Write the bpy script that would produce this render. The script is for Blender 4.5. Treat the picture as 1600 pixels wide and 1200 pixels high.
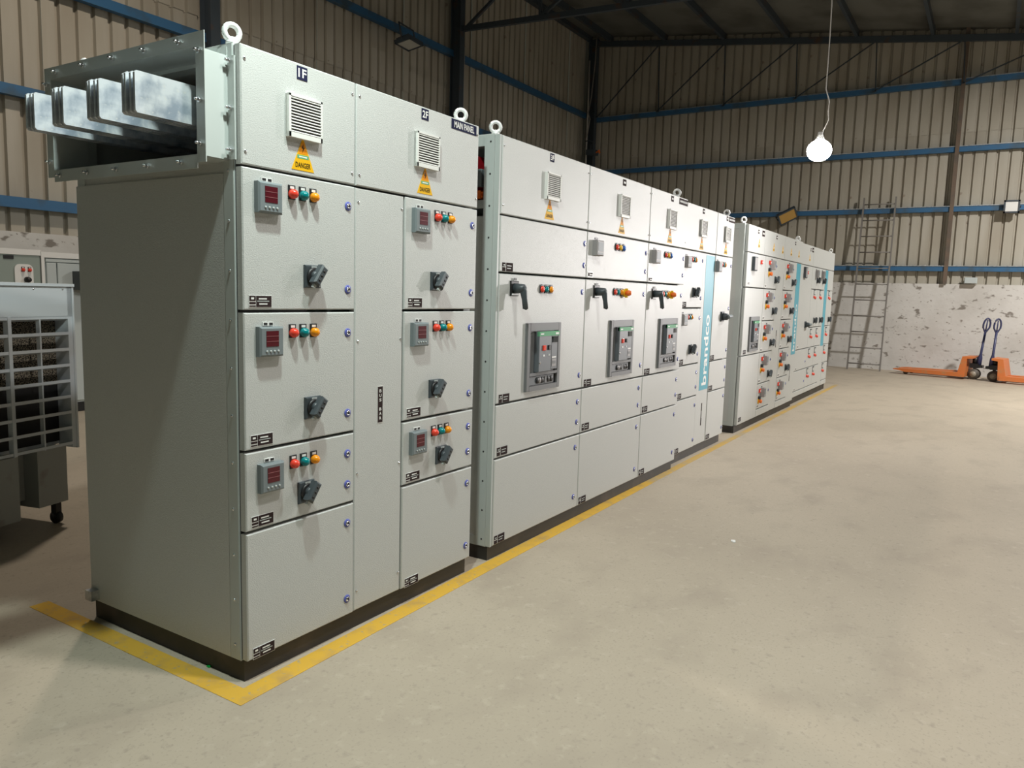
import bpy, math, random
from mathutils import Matrix, Vector
random.seed(7)
S = bpy.context.scene
for o in list(bpy.data.objects): bpy.data.objects.remove(o)
COL = S.collection
PI = math.pi

# ------------------------------------------------------------------ camera
cam_d = bpy.data.cameras.new('camera'); cam = bpy.data.objects.new('camera', cam_d); COL.objects.link(cam)
YAW, PITCH, ROLL, FPX = 0.558187, -0.118334, 0.0285625, 1192.463
fw = Vector((math.cos(PITCH)*math.cos(YAW), math.cos(PITCH)*math.sin(YAW), math.sin(PITCH)))
rt = fw.cross(Vector((0, 0, 1))).normalized(); up = rt.cross(fw)
r2 = math.cos(ROLL)*rt + math.sin(ROLL)*up; u2 = -math.sin(ROLL)*rt + math.cos(ROLL)*up
M = Matrix((r2, u2, -fw)).transposed().to_4x4(); M.translation = Vector((-1.6434, -2.0649, 1.3635))
cam.matrix_world = M
cam_d.sensor_fit = 'HORIZONTAL'; cam_d.sensor_width = 36; cam_d.lens = FPX/1600*36
cam_d.clip_start = .05; cam_d.clip_end = 200
S.camera = cam

# ------------------------------------------------------------------ world, lamps of the hall, exposure
S.view_settings.view_transform = 'Standard'; S.view_settings.look = 'None'
S.view_settings.gamma = 1; S.view_settings.exposure = 0.0; S.view_settings.use_curve_mapping = False
W = bpy.data.worlds.new('world'); S.world = W; W.use_nodes = True
W.node_tree.nodes['Background'].inputs[0].default_value = (.84, 1.0, .82, 1)
W.node_tree.nodes['Background'].inputs[1].default_value = .08
def lamp(name, loc, power, color, size=.35, aim=(0, 0, -1), spread=180):
    d = bpy.data.lights.new(name, 'AREA'); d.shape = 'DISK'; d.size = size; d.energy = power; d.color = color; d.spread = math.radians(spread)
    o = bpy.data.objects.new(name, d); COL.objects.link(o); o.location = loc
    o.rotation_euler = Vector(aim).to_track_quat('-Z', 'Y').to_euler()
    return o
# high-bay lamps that hang over the aisle, out of the picture
lamp('high_bay_light_near', (-.14, -.6, 3.3), 60, (.86, 1.0, .93), .12)
lamp('high_bay_light_middle', (1.0, -2.4, 5.6), 168, (1.0, .97, .93), .4)
lamp('high_bay_light_far', (11.2, -4.8, 5.9), 740, (1.0, .97, .92), .4)
lamp('high_bay_light_behind', (2.6, 3.8, 6.4), 130, (1.0, .88, .74), .3)
# flood light on the right side of the hall, aimed at the middle cabinets
fd = bpy.data.lights.new('flood_light_right', 'SPOT'); fd.energy = 2400; fd.color = (1.0, .95, .94); fd.spot_size = math.radians(27); fd.spot_blend = 1.0; fd.shadow_soft_size = .12
fo = bpy.data.objects.new('flood_light_right', fd); COL.objects.link(fo); fo.location = (12.5, -5.5, 2.1)
fo.rotation_euler = (Vector((4.7, 0, 1.2))-Vector((12.5, -5.5, 2.1))).to_track_quat('-Z', 'Y').to_euler()

# ------------------------------------------------------------------ materials
MATS = {}
def mat(name, col, rough=.5, metal=0., noise=None, bump=None, emit=None, trans=0, coords='Object', spec=None):
    """noise = list of (scale, detail, dark colour, lo, hi) layers mixed over the base; bump = (scale, strength, dist)"""
    m = bpy.data.materials.new(name); m.use_nodes = True; nt = m.node_tree; N = nt.nodes; L = nt.links
    b = N['Principled BSDF']; b.inputs['Roughness'].default_value = rough; b.inputs['Metallic'].default_value = metal
    b.inputs['Base Color'].default_value = (*col, 1)
    if spec is not None: b.inputs['Specular IOR Level'].default_value = spec
    if emit: b.inputs['Emission Color'].default_value = (*emit[0], 1); b.inputs['Emission Strength'].default_value = emit[1]
    if trans: b.inputs['Transmission Weight'].default_value = trans
    if noise or bump:
        tc = N.new('ShaderNodeTexCoord'); src = tc.outputs[coords]
        if coords == 'World':
            pass
    prev = None
    for sc, det, dcol, lo, hi in (noise or []):
        stretch = (1, 1, 1)
        if isinstance(sc, tuple): stretch = sc; sc = 1
        mp = N.new('ShaderNodeMapping'); mp.inputs['Scale'].default_value = stretch; L.new(src, mp.inputs[0])
        n = N.new('ShaderNodeTexNoise'); n.inputs['Scale'].default_value = sc; n.inputs['Detail'].default_value = det; L.new(mp.outputs[0], n.inputs[0])
        r = N.new('ShaderNodeMapRange'); r.inputs[1].default_value = lo; r.inputs[2].default_value = hi; L.new(n.outputs[0], r.inputs[0])
        mx = N.new('ShaderNodeMix'); mx.data_type = 'RGBA'; L.new(r.outputs[0], mx.inputs[0])
        if prev is None: mx.inputs[6].default_value = (*col, 1)
        else: L.new(prev, mx.inputs[6])
        mx.inputs[7].default_value = (*dcol, 1); prev = mx.outputs[2]
    if prev is not None: L.new(prev, b.inputs['Base Color'])
    if bump:
        n = N.new('ShaderNodeTexNoise'); n.inputs['Scale'].default_value = bump[0]; n.inputs['Detail'].default_value = 2; L.new(src, n.inputs[0])
        bp = N.new('ShaderNodeBump'); bp.inputs['Strength'].default_value = bump[1]; bp.inputs['Distance'].default_value = bump[2]
        L.new(n.outputs[0], bp.inputs['Height']); L.new(bp.outputs[0], b.inputs['Normal'])
    MATS[name] = m; return m
mat('paint', (.525, .538, .522), .38, noise=[(300, 1, (.465, .475, .46), .5, .75)], bump=(260, .5, .002))
mat('paint_smooth', (.49, .525, .51), .38)
mat('grille', (.74, .74, .71), .45)
mat('plinth', (.03, .027, .024), .6, noise=[(6, 4, (.07, .055, .045), .5, .8)])
mat('black', (.012, .012, .013), .45)
mat('dark_grey', (.05, .062, .07), .4)
mat('meter', (.17, .20, .21), .5)
mat('meter_light', (.30, .29, .29), .5)
mat('screen', (.085, .006, .012), .25)
mat('line', (.30, .10, .11), .4)
mat('button', (.42, .45, .44), .4)
mat('red', (.72, .055, .03), .25, emit=((.8, .05, .02), .05))
mat('teal_lens', (.0, .20, .21), .22)
mat('amber', (.80, .27, .005), .25, emit=((.8, .25, .0), .05))
mat('yellow', (.82, .50, .02), .4)
mat('blue_lens', (.03, .15, .55), .25)
mat('orange', (.85, .17, .02), .35)
mat('white', (.78, .78, .76), .45)
mat('navy', (.018, .02, .055), .8, spec=.12)
mat('sticker', (.80, .44, .01), .45, spec=.12)
mat('sticker_dark', (.05, .035, .005), .5, spec=.12)
mat('sticker_orange', (.80, .28, .01), .5, spec=.12)
mat('green_band', (.12, .38, .20), .45, spec=.12)
mat('lock_ring', (.10, .12, .42), .4)
mat('chrome', (.75, .76, .78), .22, 1.0)
mat('zinc', (.62, .64, .66), .38, .9, noise=[(25, 4, (.42, .45, .50), .45, .65)])
mat('busbar', (.72, .76, .80), .45, .5, noise=[(14, 5, (.34, .40, .48), .42, .62), (60, 3, (.75, .76, .74), .6, .8)])
mat('zinc_bright', (.80, .81, .80), .42, .25)
mat('label_dark', (.035, .022, .022), .8, spec=.12)
mat('acb', (.145, .15, .155), .5)
mat('acb_face', (.125, .14, .155), .42)
mat('acb_glass', (.03, .035, .04), .15)
mat('teal', (.06, .36, .47), .35)
mat('red_sleeve', (.42, .012, .02), .4)
mat('floor', (.445, .382, .298), .66,
    noise=[(.55, 5, (.395, .337, .262), .42, .70), ((2.2, 3.4, 1), 7, (.37, .313, .245), .50, .72), (17, 6, (.465, .405, .322), .58, .76), (26, 5, (.33, .28, .22), .60, .76), (90, 3, (.32, .275, .215), .58, .75)], bump=(60, .12, .002))
mat('line_paint', (.66, .40, .06), .5, noise=[(9, 6, (.50, .32, .10), .5, .7), (45, 3, (.42, .34, .2), .6, .72)], spec=.12)
mat('line_worn', (.56, .37, .11), .6, noise=[(3, 6, (.42, .34, .21), .48, .68), (30, 4, (.42, .35, .25), .56, .70)], spec=.12)
mat('sheet', (.425, .395, .33), .5, noise=[((1.2, 1.2, .25), 5, (.31, .265, .205), .45, .75), ((5, 5, .5), 4, (.47, .44, .38), .5, .8), (7, 5, (.17, .11, .07), .69, .80)])
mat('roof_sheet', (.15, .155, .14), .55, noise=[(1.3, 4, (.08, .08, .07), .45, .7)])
mat('whitewash', (.64, .625, .60), .75, noise=[(1.4, 6, (.54, .52, .49), .45, .7), ((5, 5, 9), 9, (.24, .215, .19), .625, .69), ((16, 16, 22), 5, (.30, .27, .24), .655, .70)], bump=(9, .3, .02))
mat('blue_steel', (.035, .13, .27), .5, noise=[(3, 5, (.05, .09, .13), .5, .7)])
mat('dark_steel', (.045, .06, .075), .55, noise=[(4, 4, (.09, .05, .03), .58, .75)])
mat('rust_steel', (.15, .105, .075), .6, noise=[(5, 5, (.10, .085, .07), .45, .7)])
mat('ladder_steel', (.21, .195, .18), .5, .1)
mat('truck_orange', (.66, .19, .05), .45, noise=[(9, 5, (.50, .24, .10), .55, .7)])
mat('truck_blue', (.035, .04, .11), .4)
mat('wheel', (.09, .075, .06), .6)
mat('wheel_hub', (.30, .26, .20), .5)
mat('cooler_white', (.62, .68, .73), .5, noise=[((.5, .5, 3.5), 3, (.55, .56, .55), .45, .7)])
mat('cooler_base', (.33, .35, .34), .55, noise=[(7, 5, (.2, .17, .14), .55, .75)])
mat('pad', (.26, .22, .16), .9, noise=[(130, 3, (.015, .012, .01), .46, .54)])
mat('cab_green', (.28, .33, .30), .5)
mat('cab_pale', (.50, .55, .55), .45)
mat('lamp_glass', (1, 1, 1), .3, emit=((1.0, .98, .93), 60))
mat('flood_glass', (.55, .55, .50), .2)
mat('flood_reflection', (.45, .27, .07), .35)  # amber reflection put into the colour of the glass
mat('cable_white', (.45, .43, .40), .5)
mat('cable_grey', (.24, .22, .20), .5)
mat('green_scrap', (.0, .45, .06), .4)

# ------------------------------------------------------------------ mesh builder
class MB:
    def __init__(s): s.v = []; s.f = []; s.m = []; s.sm = []; s.mats = []
    def mi(s, m):
        if m not in s.mats: s.mats.append(m)
        return s.mats.index(m)
    def add(s, vs, fs, m, smooth=False, T=None):
        o = len(s.v); k = s.mi(m)
        s.v += [tuple(T @ Vector(p)) if T else tuple(p) for p in vs]
        for f in fs: s.f.append(tuple(i+o for i in f)); s.m.append(k); s.sm.append(smooth)
        return s
    def box(s, x0, x1, y0, y1, z0, z1, m, T=None):
        vs = [(x0,y0,z0),(x1,y0,z0),(x1,y1,z0),(x0,y1,z0),(x0,y0,z1),(x1,y0,z1),(x1,y1,z1),(x0,y1,z1)]
        return s.add(vs, [(0,3,2,1),(4,5,6,7),(0,1,5,4),(1,2,6,5),(2,3,7,6),(3,0,4,7)], m, T=T)
    def cbox(s, x0, x1, y0, y1, z0, z1, m, c=.004, T=None):
        """box whose front (-y) edges are chamfered"""
        vs = [(x0,y1,z0),(x1,y1,z0),(x1,y1,z1),(x0,y1,z1),(x0,y0+c,z0),(x1,y0+c,z0),(x1,y0+c,z1),(x0,y0+c,z1),
              (x0+c,y0,z0+c),(x1-c,y0,z0+c),(x1-c,y0,z1-c),(x0+c,y0,z1-c)]
        fs = [(3,2,1,0),(0,1,5,4),(1,2,6,5),(2,3,7,6),(3,0,4,7),(4,5,9,8),(5,6,10,9),(6,7,11,10),(7,4,8,11),(8,9,10,11)]
        return s.add(vs, fs, m, T=T)
    def lathe(s, prof, m, n=16, T=None, smooth=True):
        """profile of (r, h) turned about the -y axis (h runs towards -y)"""
        vs = []; fs = []
        for r, h in prof:
            for k in range(n):
                a = 2*PI*k/n; vs.append((r*math.cos(a), -h, r*math.sin(a)))
        for i in range(len(prof)-1):
            for k in range(n):
                fs.append((i*n+k, i*n+(k+1) % n, (i+1)*n+(k+1) % n, (i+1)*n+k))
        fs.append(tuple(range(n))[::-1]); fs.append(tuple((len(prof)-1)*n+k for k in range(n)))
        return s.add(vs, fs, m, smooth, T)
    def prism(s, poly, a, b, m, axis='y', T=None):
        """polygon of 2-D points extruded along an axis: 'y' -> points are (x, z); 'x' -> (y, z); 'z' -> (x, y)"""
        n = len(poly)
        P = {'y': lambda p, h: (p[0], h, p[1]), 'x': lambda p, h: (h, p[0], p[1]), 'z': lambda p, h: (p[0], p[1], h)}[axis]
        vs = [P(p, a) for p in poly]+[P(p, b) for p in poly]
        fs = [tuple(range(n)), tuple(range(2*n-1, n-1, -1))]+[(i, i+n, (i+1) % n+n, (i+1) % n) for i in range(n)]
        return s.add(vs, fs, m, T=T)
    def tube(s, pts, r, m, n=8, closed=False):
        pts = [Vector(p) for p in pts]; N = len(pts); vs = []; fs = []
        ref = Vector((.31, .17, .93))
        for i, p in enumerate(pts):
            a = pts[(i-1) % N] if (closed or i > 0) else p; b = pts[(i+1) % N] if (closed or i < N-1) else p
            t = (b-a).normalized(); q = t.cross(ref)
            if q.length < .05: q = t.cross(Vector((1, 0, 0)))
            q.normalize(); w = t.cross(q)
            rr = r[i] if isinstance(r, (list, tuple)) else r
            for k in range(n):
                an = 2*PI*k/n; vs.append(p+rr*(math.cos(an)*q+math.sin(an)*w))
        for i in range(N if closed else N-1):
            j = (i+1) % N
            for k in range(n): fs.append((i*n+k, i*n+(k+1) % n, j*n+(k+1) % n, j*n+k))
        if not closed: fs.append(tuple(range(n))[::-1]); fs.append(tuple((N-1)*n+k for k in range(n)))
        return s.add(vs, fs, m, True)
    def bar(s, a, b, w, h, m):
        """rectangular bar between two points"""
        a = Vector(a); b = Vector(b); t = (b-a).normalized()
        q = t.cross(Vector((0, 0, 1)))
        if q.length < .02: q = Vector((1, 0, 0))
        q.normalize(); u = q.cross(t); vs = []
        for p in (a, b):
            for i, j in ((-1,-1),(1,-1),(1,1),(-1,1)): vs.append(p+q*w/2*i+u*h/2*j)
        return s.add(vs, [(3,2,1,0),(4,5,6,7),(0,1,5,4),(1,2,6,5),(2,3,7,6),(3,0,4,7)], m)
    def text(s, txt, cx, cz, height, m, y=-.001, rot=0, width=None, sx=1.):
        """lettering lying in the xz plane, read from -y"""
        key = txt
        if key not in TXT:
            c = bpy.data.curves.new('lettering', 'FONT'); c.body = txt; c.resolution_u = 3; c.offset = .02
            o = bpy.data.objects.new('lettering', c); COL.objects.link(o)
            dg = bpy.context.evaluated_depsgraph_get(); me = bpy.data.meshes.new_from_object(o.evaluated_get(dg))
            TXT[key] = ([tuple(v.co) for v in me.vertices], [tuple(p.vertices) for p in me.polygons])
            bpy.data.objects.remove(o); bpy.data.curves.remove(c); bpy.data.meshes.remove(me)
        vs, fs = TXT[key]
        x0 = min(v[0] for v in vs); x1 = max(v[0] for v in vs); y0 = min(v[1] for v in vs); y1 = max(v[1] for v in vs)
        k = height/(y1-y0); kx = width/(x1-x0) if width else k*sx
        ca, sa = math.cos(rot), math.sin(rot); out = []
        for v in vs:
            a = (v[0]-(x0+x1)/2)*kx; b = (v[1]-(y0+y1)/2)*k
            out.append((cx+a*ca-b*sa, y, cz+a*sa+b*ca))
        return s.add(out, fs, m)
    def mesh(s, name):
        me = bpy.data.meshes.new(name); me.from_pydata(s.v, [], s.f)
        for m in s.mats: me.materials.append(MATS[m])
        me.polygons.foreach_set('material_index', s.m); me.polygons.foreach_set('use_smooth', s.sm); me.update(); return me
TXT = {}
def put(name, me, parent=None, loc=(0, 0, 0), rot=(0, 0, 0)):
    if isinstance(me, MB): me = me.mesh(name)
    o = bpy.data.objects.new(name, me); COL.objects.link(o); o.parent = parent; o.location = loc; o.rotation_euler = rot; return o
def tag(o, label, cat, group=None):
    o['label'] = label; o['category'] = cat
    if group: o['group'] = group
    return o
def thing(name, label, cat, loc=(0, 0, 0), rz=0, group=None):
    o = bpy.data.objects.new(name, None); COL.objects.link(o); o.location = loc; o.rotation_euler = (0, 0, rz); return tag(o, label, cat, group)
def struct(o): o['kind'] = 'structure'; return o

# ------------------------------------------------------------------ the hall
XW, YW = 15.9, 6.9            # far wall plane, left wall plane
struct(put('floor', MB().box(-9, XW+.3, -14, YW+.3, -.2, 0, 'floor')))
def roof_z(y): return 7.66+.126*(y-YW)
# masonry dado + corrugated sheets
PITCH_R = .2
def sheet_mesh(w, h, name):
    """corrugated sheet of width w (x) and height h (z); its pans lie at y=0 and grooves go back"""
    pr = []; n = round(w/PITCH_R)
    for k in range(n):
        x = k*PITCH_R
        pr += [(x, 0), (x+.144, 0), (x+.156, .045), (x+.190, .045)]
    pr += [(w-.0001, 0)]
    vs = [(x, y, 0) for x, y in pr]+[(x, y, h) for x, y in pr]; k = len(pr)
    b = MB(); b.add(vs, [(i, i+1, i+1+k, i+k) for i in range(k-1)], 'sheet'); return b.mesh(name)
wall_left = struct(put('wall_left', MB().box(-4, XW, YW, YW+.23, 0, 1.87, 'whitewash')))
wall_far = struct(put('wall_far', MB().box(XW, XW+.23, -7, YW, 0, 1.79, 'whitewash')))
lo_m = sheet_mesh(1.0, 3.10, 'wall_sheet'); hi_m = sheet_mesh(1.0, 3.2, 'wall_sheet')
for k in range(17):
    j = .006*(k % 2)
    put('wall_sheet', lo_m, wall_left, (-1.05+k, YW+.06+j, 1.82)); put('wall_sheet', hi_m, wall_left, (-1.05+k, YW+.05+j, 4.80))
for k in range(13):
    j = .006*(k % 2)
    put('wall_sheet', lo_m, wall_far, (XW+.06+j, YW-k, 1.74), (0, 0, -PI/2)); 
    put('wall_sheet', hi_m, wall_far, (XW+.05+j, YW-k, 4.72), (0, 0, -PI/2))
for z, m in ((2.18, 'blue_steel'), (3.34, 'blue_steel'), (4.53, 'blue_steel'), (5.76, 'blue_steel')):
    b = MB(); b.box(-3, XW-.1, YW-.05, YW+.045, z-.055, z+.055, m); b.box(-3, XW-.1, YW-.06, YW-.045, z-.06, z-.03, m); put('girt', b, wall_left)
for z in (2.09, 3.25, 4.39, 5.66):
    b = MB(); b.box(XW-.05, XW+.045, -6, YW-.1, z-.05, z+.05, 'blue_steel'); b.box(XW-.065, XW-.045, -6, YW-.1, z+.045, z+.06, 'zinc'); put('girt', b, wall_far)
put('girt', MB().box(-3, XW-.05, YW-.08, YW+.04, 7.54, 7.64, 'dark_steel'), wall_left)
def ibeam(h, d=.22, w=.14, m='dark_steel'):
    b = MB(); b.box(-w/2, w/2, -d, -d+.014, 0, h, m); b.box(-w/2, w/2, -.014, 0, 0, h, m); b.box(-.006, .006, -d+.014, -.014, 0, h, m); return b
for x in (-.4, 4.94, 10.26): put('column', ibeam(7.55, m='dark_steel'), wall_left, (x, YW-.02, 0))
put('column', ibeam(7.55), wall_left, (XW-.12, YW-.06, 0))
put('column', ibeam(5.0, .06, .07, 'rust_steel'), wall_far, (XW-.02, -1.19, 1.79), (0, 0, -PI/2))
put('column', ibeam(5.0, .06, .07, 'rust_steel'), wall_far, (XW-.02, -6.4, 1.79), (0, 0, -PI/2))
# white conduit along the left corner
b = MB(); b.tube([(XW-.32, YW-.16, 1.9), (XW-.32, YW-.16, 4.9), (XW-.33, YW-.17, 5.6), (XW-.32, YW-.16, 7.0)], .022, 'cable_white', 6); put('conduit', b, wall_left)
b = MB(); b.tube([(10.4, YW-.18, 2.0), (10.42, YW-.19, 4.2), (10.4, YW-.18, 5.3), (10.44, YW-.16, 5.9)], .014, 'cable_white', 6); put('conduit', b, wall_left)
# roof: one slope down to the right, purlins along the hall
y0r, y1r = -14, YW+.3
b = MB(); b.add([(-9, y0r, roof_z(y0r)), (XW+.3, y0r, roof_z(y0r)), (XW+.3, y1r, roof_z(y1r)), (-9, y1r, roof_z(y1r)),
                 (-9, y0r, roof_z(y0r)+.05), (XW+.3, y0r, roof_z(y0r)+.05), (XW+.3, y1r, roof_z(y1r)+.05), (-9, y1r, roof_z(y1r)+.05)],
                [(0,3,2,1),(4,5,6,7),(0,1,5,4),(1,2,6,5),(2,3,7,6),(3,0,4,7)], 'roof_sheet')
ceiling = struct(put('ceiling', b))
for k in range(14):
    y = 6.3-1.38*k; z = roof_z(y)
    b = MB(); b.box(-8, XW-.02, y-.03, y+.03, z-.15, z-.001, 'dark_steel'); put('purlin', b, ceiling)
# trusses
def truss(n, x, zb, y_end, dy, chord=True, t=.05):
    r = struct(bpy.data.objects.new('trim_%d' % n, None)); COL.objects.link(r); r.location = (x, YW, 0)
    def P(y, z): return (0, y-YW, z)
    if chord: put('chord', MB().bar(P(YW-.1, zb), P(y_end, zb-.04*(YW-y_end)), .07, .09, 'dark_steel'), r)
    put('chord', MB().bar(P(YW-.05, roof_z(YW)-.2), P(y_end, roof_z(y_end)-.2), .08, .12, 'dark_steel'), r)
    y = YW-.3
    while y-dy > y_end:
        zc = lambda q: zb-(.04 if chord else .012)*(YW-q)
        put('web_member', MB().bar(P(y, zc(y)), P(y-dy, roof_z(y-dy)-.22), t, t, 'dark_steel'), r)
        put('web_member', MB().bar(P(y-dy, roof_z(y-dy)-.22), P(y-dy-.05, zc(y-dy)), t, t, 'dark_steel'), r)
        y -= dy
truss(1, 10.26, 6.17, -4.5, 1.55)
truss(2, XW-.10, 5.70, -6.0, 1.55, False, .022)

# ------------------------------------------------------------------ shared small parts (built once, front towards -y)
C_ = {}
def shared(name, fn):
    if name not in C_: b = MB(); fn(b); C_[name] = b.mesh(name)
    return C_[name]
def m_lock(b):
    b.lathe([(.0165, 0), (.0165, .002), (.0140, .0035), (.0105, .0035)], 'lock_ring', 16)
    b.lathe([(.0095, .003), (.0095, .006), (.0065, .0075), (.0065, .005)], 'chrome', 12); b.box(-.0055, .0055, -.0065, -.004, -.002, .002, 'black')
def m_lamp(col):
    def f(b):
        b.cbox(-.0155, .0155, -.004, 0, -.018, .030, 'black', .001)
        b.box(-.009, .009, -.005, -.003, .018, .026, 'white')
        b.lathe([(.0165, .003), (.0165, .012), (.0145, .020), (.0100, .0255), (.0045, .0285)], col, 14)
    return f
def m_lamp_small(col):
    def f(b):
        b.cbox(-.019, .019, -.006, 0, -.021, .021, 'black', .001); b.box(-.01, .01, -.007, -.005, .017, .027, 'black')
        b.lathe([(.0180, .005), (.0180, .010), (.014, .015), (.006, .018)], col, 14)
    return f
def m_meter(face, w, h, dp):
    def f(b):
        b.cbox(-w/2, w/2, -dp, 0, -h/2, h/2, face, .006)
        y = -dp
        b.box(-w*.26, w*.26, y-.0012, y+.002, -h*.16, h*.36, 'screen')
        for k in (-1, 0): b.box(-w*.26, w*.26, y-.002, y, h*(.36-.52*(k+2)/3)-.0008, h*(.36-.52*(k+2)/3)+.0008, 'line')
        for k in range(4): b.lathe([(.004, 0), (.004, .0025), (.002, .003)], 'button', 8, Matrix.Translation((-w*.24+k*w*.16, y, -h*.32)))
        b.box(-.022, .022, -.003, 0, h/2+.003, h/2+.015, 'white'); b.box(-.019, -.004, -.0036, -.002, h/2+.005, h/2+.013, 'black'); b.box(.004, .019, -.0036, -.002, h/2+.005, h/2+.013, 'black')
    return f
def m_handle(ang):
    def f(b):
        b.cbox(-.038, .038, -.010, 0, -.040, .040, 'dark_grey', .004)
        b.box(-.010, .014, -.0115, -.009, .024, .037, 'button')
        b.lathe([(.032, .008), (.032, .016), (.028, .019)], 'black', 20); b.lathe([(.021, .015), (.020, .030), (.017, .033)], 'dark_grey', 16)
        T = Matrix.Rotation(ang, 4, 'Y')
        b.cbox(-.016, .016, -.050, -.022, -.034, .042, 'dark_grey', .006, T)
        for k in (-1, 0, 1): b.lathe([(.005, .0502), (.005, .0512)], 'black', 8, T @ Matrix.Translation((0, 0, k*.019+.004)))
        b.box(-.005, .008, -.040, -.030, -.046, -.032, 'button', T); b.box(.016, .030, -.0115, -.009, -.036, -.030, 'button')
    return f
def m_lever(b):      # breaker door handle: plate, hub and a lever that hangs down
    b.cbox(-.038, .038, -.008, 0, -.038, .038, 'black', .003); b.box(-.012, .012, -.009, -.007, .040, .052, 'black')
    b.box(-.030, .030, -.010, -.007, -.034, -.025, 'button')
    b.lathe([(.026, .006), (.024, .040), (.022, .062), (.015, .068)], 'dark_grey', 18)
    T = Matrix.Rotation(-.10, 4, 'Y') @ Matrix.Rotation(-.08, 4, 'X')
    b.tube([tuple(T @ Vector(p)) for p in ((0, -.05, .012), (0, -.056, -.02), (0, -.058, -.06), (0, -.058, -.105), (0, -.056, -.108))], [.018, .018, .0145, .0145, .008], 'dark_grey', 12)
def m_lever_side(b): # same handle turned to the right
    b.cbox(-.045, .045, -.012, 0, -.045, .045, 'dark_grey', .004)
    b.lathe([(.036, .01), (.032, .035), (.030, .055), (.022, .060)], 'dark_grey', 18)
    b.tube([(-.012, -.05, 0), (.02, -.056, 0), (.06, -.058, .002), (.105, -.058, .004), (.108, -.056, .004)], [.022, .021, .017, .0165, .010], 'meter', 12)
def m_plate(w, h):
    def f(b):
        b.box(-w/2, w/2, -.0016, 0, -h/2, h/2, 'white')
        a = -w/2+.0015; c = -w/2+.31*w; d = w/2-.0015
        b.box(a, c-.0015, -.0022, -.001, .001, h/2-.0015, 'label_dark'); b.box(c, d, -.0022, -.001, -h/2+.0015, h/2-.0015, 'label_dark')
        b.box(a, c-.0015, -.0022, -.001, -h*.24, -h*.05, 'label_dark'); b.box(a, c-.0015, -.0022, -.001, -h*.45, -h*.33, 'label_dark')
        b.box(a+.007, c-.009, -.0028, -.002, h*.16, h*.32, 'white')
        b.box(c+.010, d-.020, -.0028, -.002, h*.16, h*.27, 'white'); b.box(c+.004, d-.010, -.0028, -.002, -h*.02, h*.05, 'button'); b.box(c+.012, d-.018, -.0028, -.002, -h*.27, -h*.16, 'white')
    return f
def m_plate_white(b):
    b.box(-.038, .038, -.0016, 0, -.018, .018, 'white'); b.box(-.030, -.012, -.0022, -.001, -.010, .010, 'label_dark'); b.box(-.006, .030, -.0022, -.001, .002, .010, 'label_dark'); b.box(-.006, .026, -.0022, -.001, -.010, -.004, 'label_dark')
def m_plate_far(w, h):
    def f(b):
        b.box(-w/2, w/2, -.0018, 0, -h/2, h/2, 'label_dark'); c = -w/2+.31*w
        b.box(c-.0012, c+.0012, -.0024, -.001, -h/2, h/2, 'white'); b.box(-w/2, c, -.0024, -.001, -.0012, .0012, 'white')
        b.box(-w/2+.008, c-.008, -.0024, -.001, h*.16, h*.30, 'button'); b.box(c+.012, w/2-.014, -.0024, -.001, h*.10, h*.20, 'button'); b.box(c+.012, w/2-.020, -.0024, -.001, -h*.20, -h*.10, 'button')
    return f
def m_plate_dark(w, h):
    def f(b):
        b.box(-w/2, w/2, -.0016, 0, -h/2, h/2, 'label_dark')
        n = max(2, int(w/.016))
        for k in range(n):
            x = -w/2+.010+(w-.02)*(k+.5)/n; b.box(x-.0034, x+.0034, -.0028, -.002, -h*.16, h*.16, 'white')
    return f
def m_vent(b):
    w, h = .150, .140
    b.cbox(-w/2, w/2, -.012, 0, -h/2, h/2, 'grille', .003)
    b.box(-w/2+.008, w/2-.006, -.0125, -.0115, -h/2+.014, h/2-.006, 'black')
    for k in range(12):
        z = h/2-.011-k*.0099
        T = Matrix.Translation((0, -.015, z)) @ Matrix.Rotation(.75, 4, 'X')
        b.box(-w/2+.006, w/2-.004, -.0036, .0036, -.0012, .0012, 'grille', T)
    b.box(-w/2, -w/2+.009, -.018, 0, -h/2, h/2, 'grille'); b.box(w/2-.007, w/2, -.018, 0, -h/2, h/2, 'grille')
    b.box(-w/2, w/2, -.018, 0, -h/2, -h/2+.016, 'grille'); b.box(-w/2, w/2, -.018, 0, h/2-.007, h/2, 'grille')
def m_danger(b):
    b.prism([(-.051, 0), (.051, 0), (.004, .103), (-.004, .103)], -.0012, 0, 'sticker')
    b.prism([(-.021, .056), (.021, .056), (.003, .097), (-.003, .097)], -.0016, -.001, 'sticker_orange')
    b.prism([(.002, .090), (-.007, .074), (.0, .074), (-.004, .060), (.008, .078), (.001, .078)], -.0021, -.0015, 'sticker_dark')
    b.box(-.026, .026, -.0016, -.001, .040, .052, 'green_band'); b.box(-.018, .018, -.0019, -.0015, .044, .048, 'white')
    b.text('DANGER', 0, .018, .018, 'sticker_dark', -.0018, width=.068)
def m_danger_small(b):
    b.prism([(-.034, 0), (.034, 0), (.003, .085), (-.003, .085)], -.0012, 0, 'sticker'); b.box(-.022, .022, -.0016, -.001, .008, .018, 'sticker_dark'); b.box(-.012, .012, -.0016, -.001, .032, .040, 'white')
def m_tag(txt, w, h):
    def f(b):
        b.box(-w/2, w/2, -.0016, 0, -h/2, h/2, 'navy'); b.text(txt, 0, 0, h*.66, 'white', -.0022, width=w*.80)
    return f
def m_busbar_tag(b):
    b.box(-.016, .016, -.0012, 0, -.076, .076, 'white'); b.box(-.0145, .0145, -.0018, -.001, -.073, .073, 'label_dark')
    for k, ch in enumerate('BUS BAR'):
        if ch != ' ': b.text(ch, 0, .0555-k*.0185, .0125, 'white', -.0024, width=.0125)
def m_screw(b): b.lathe([(.0055, 0), (.005, .0025), (.0025, .0038)], 'chrome', 8)
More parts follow.
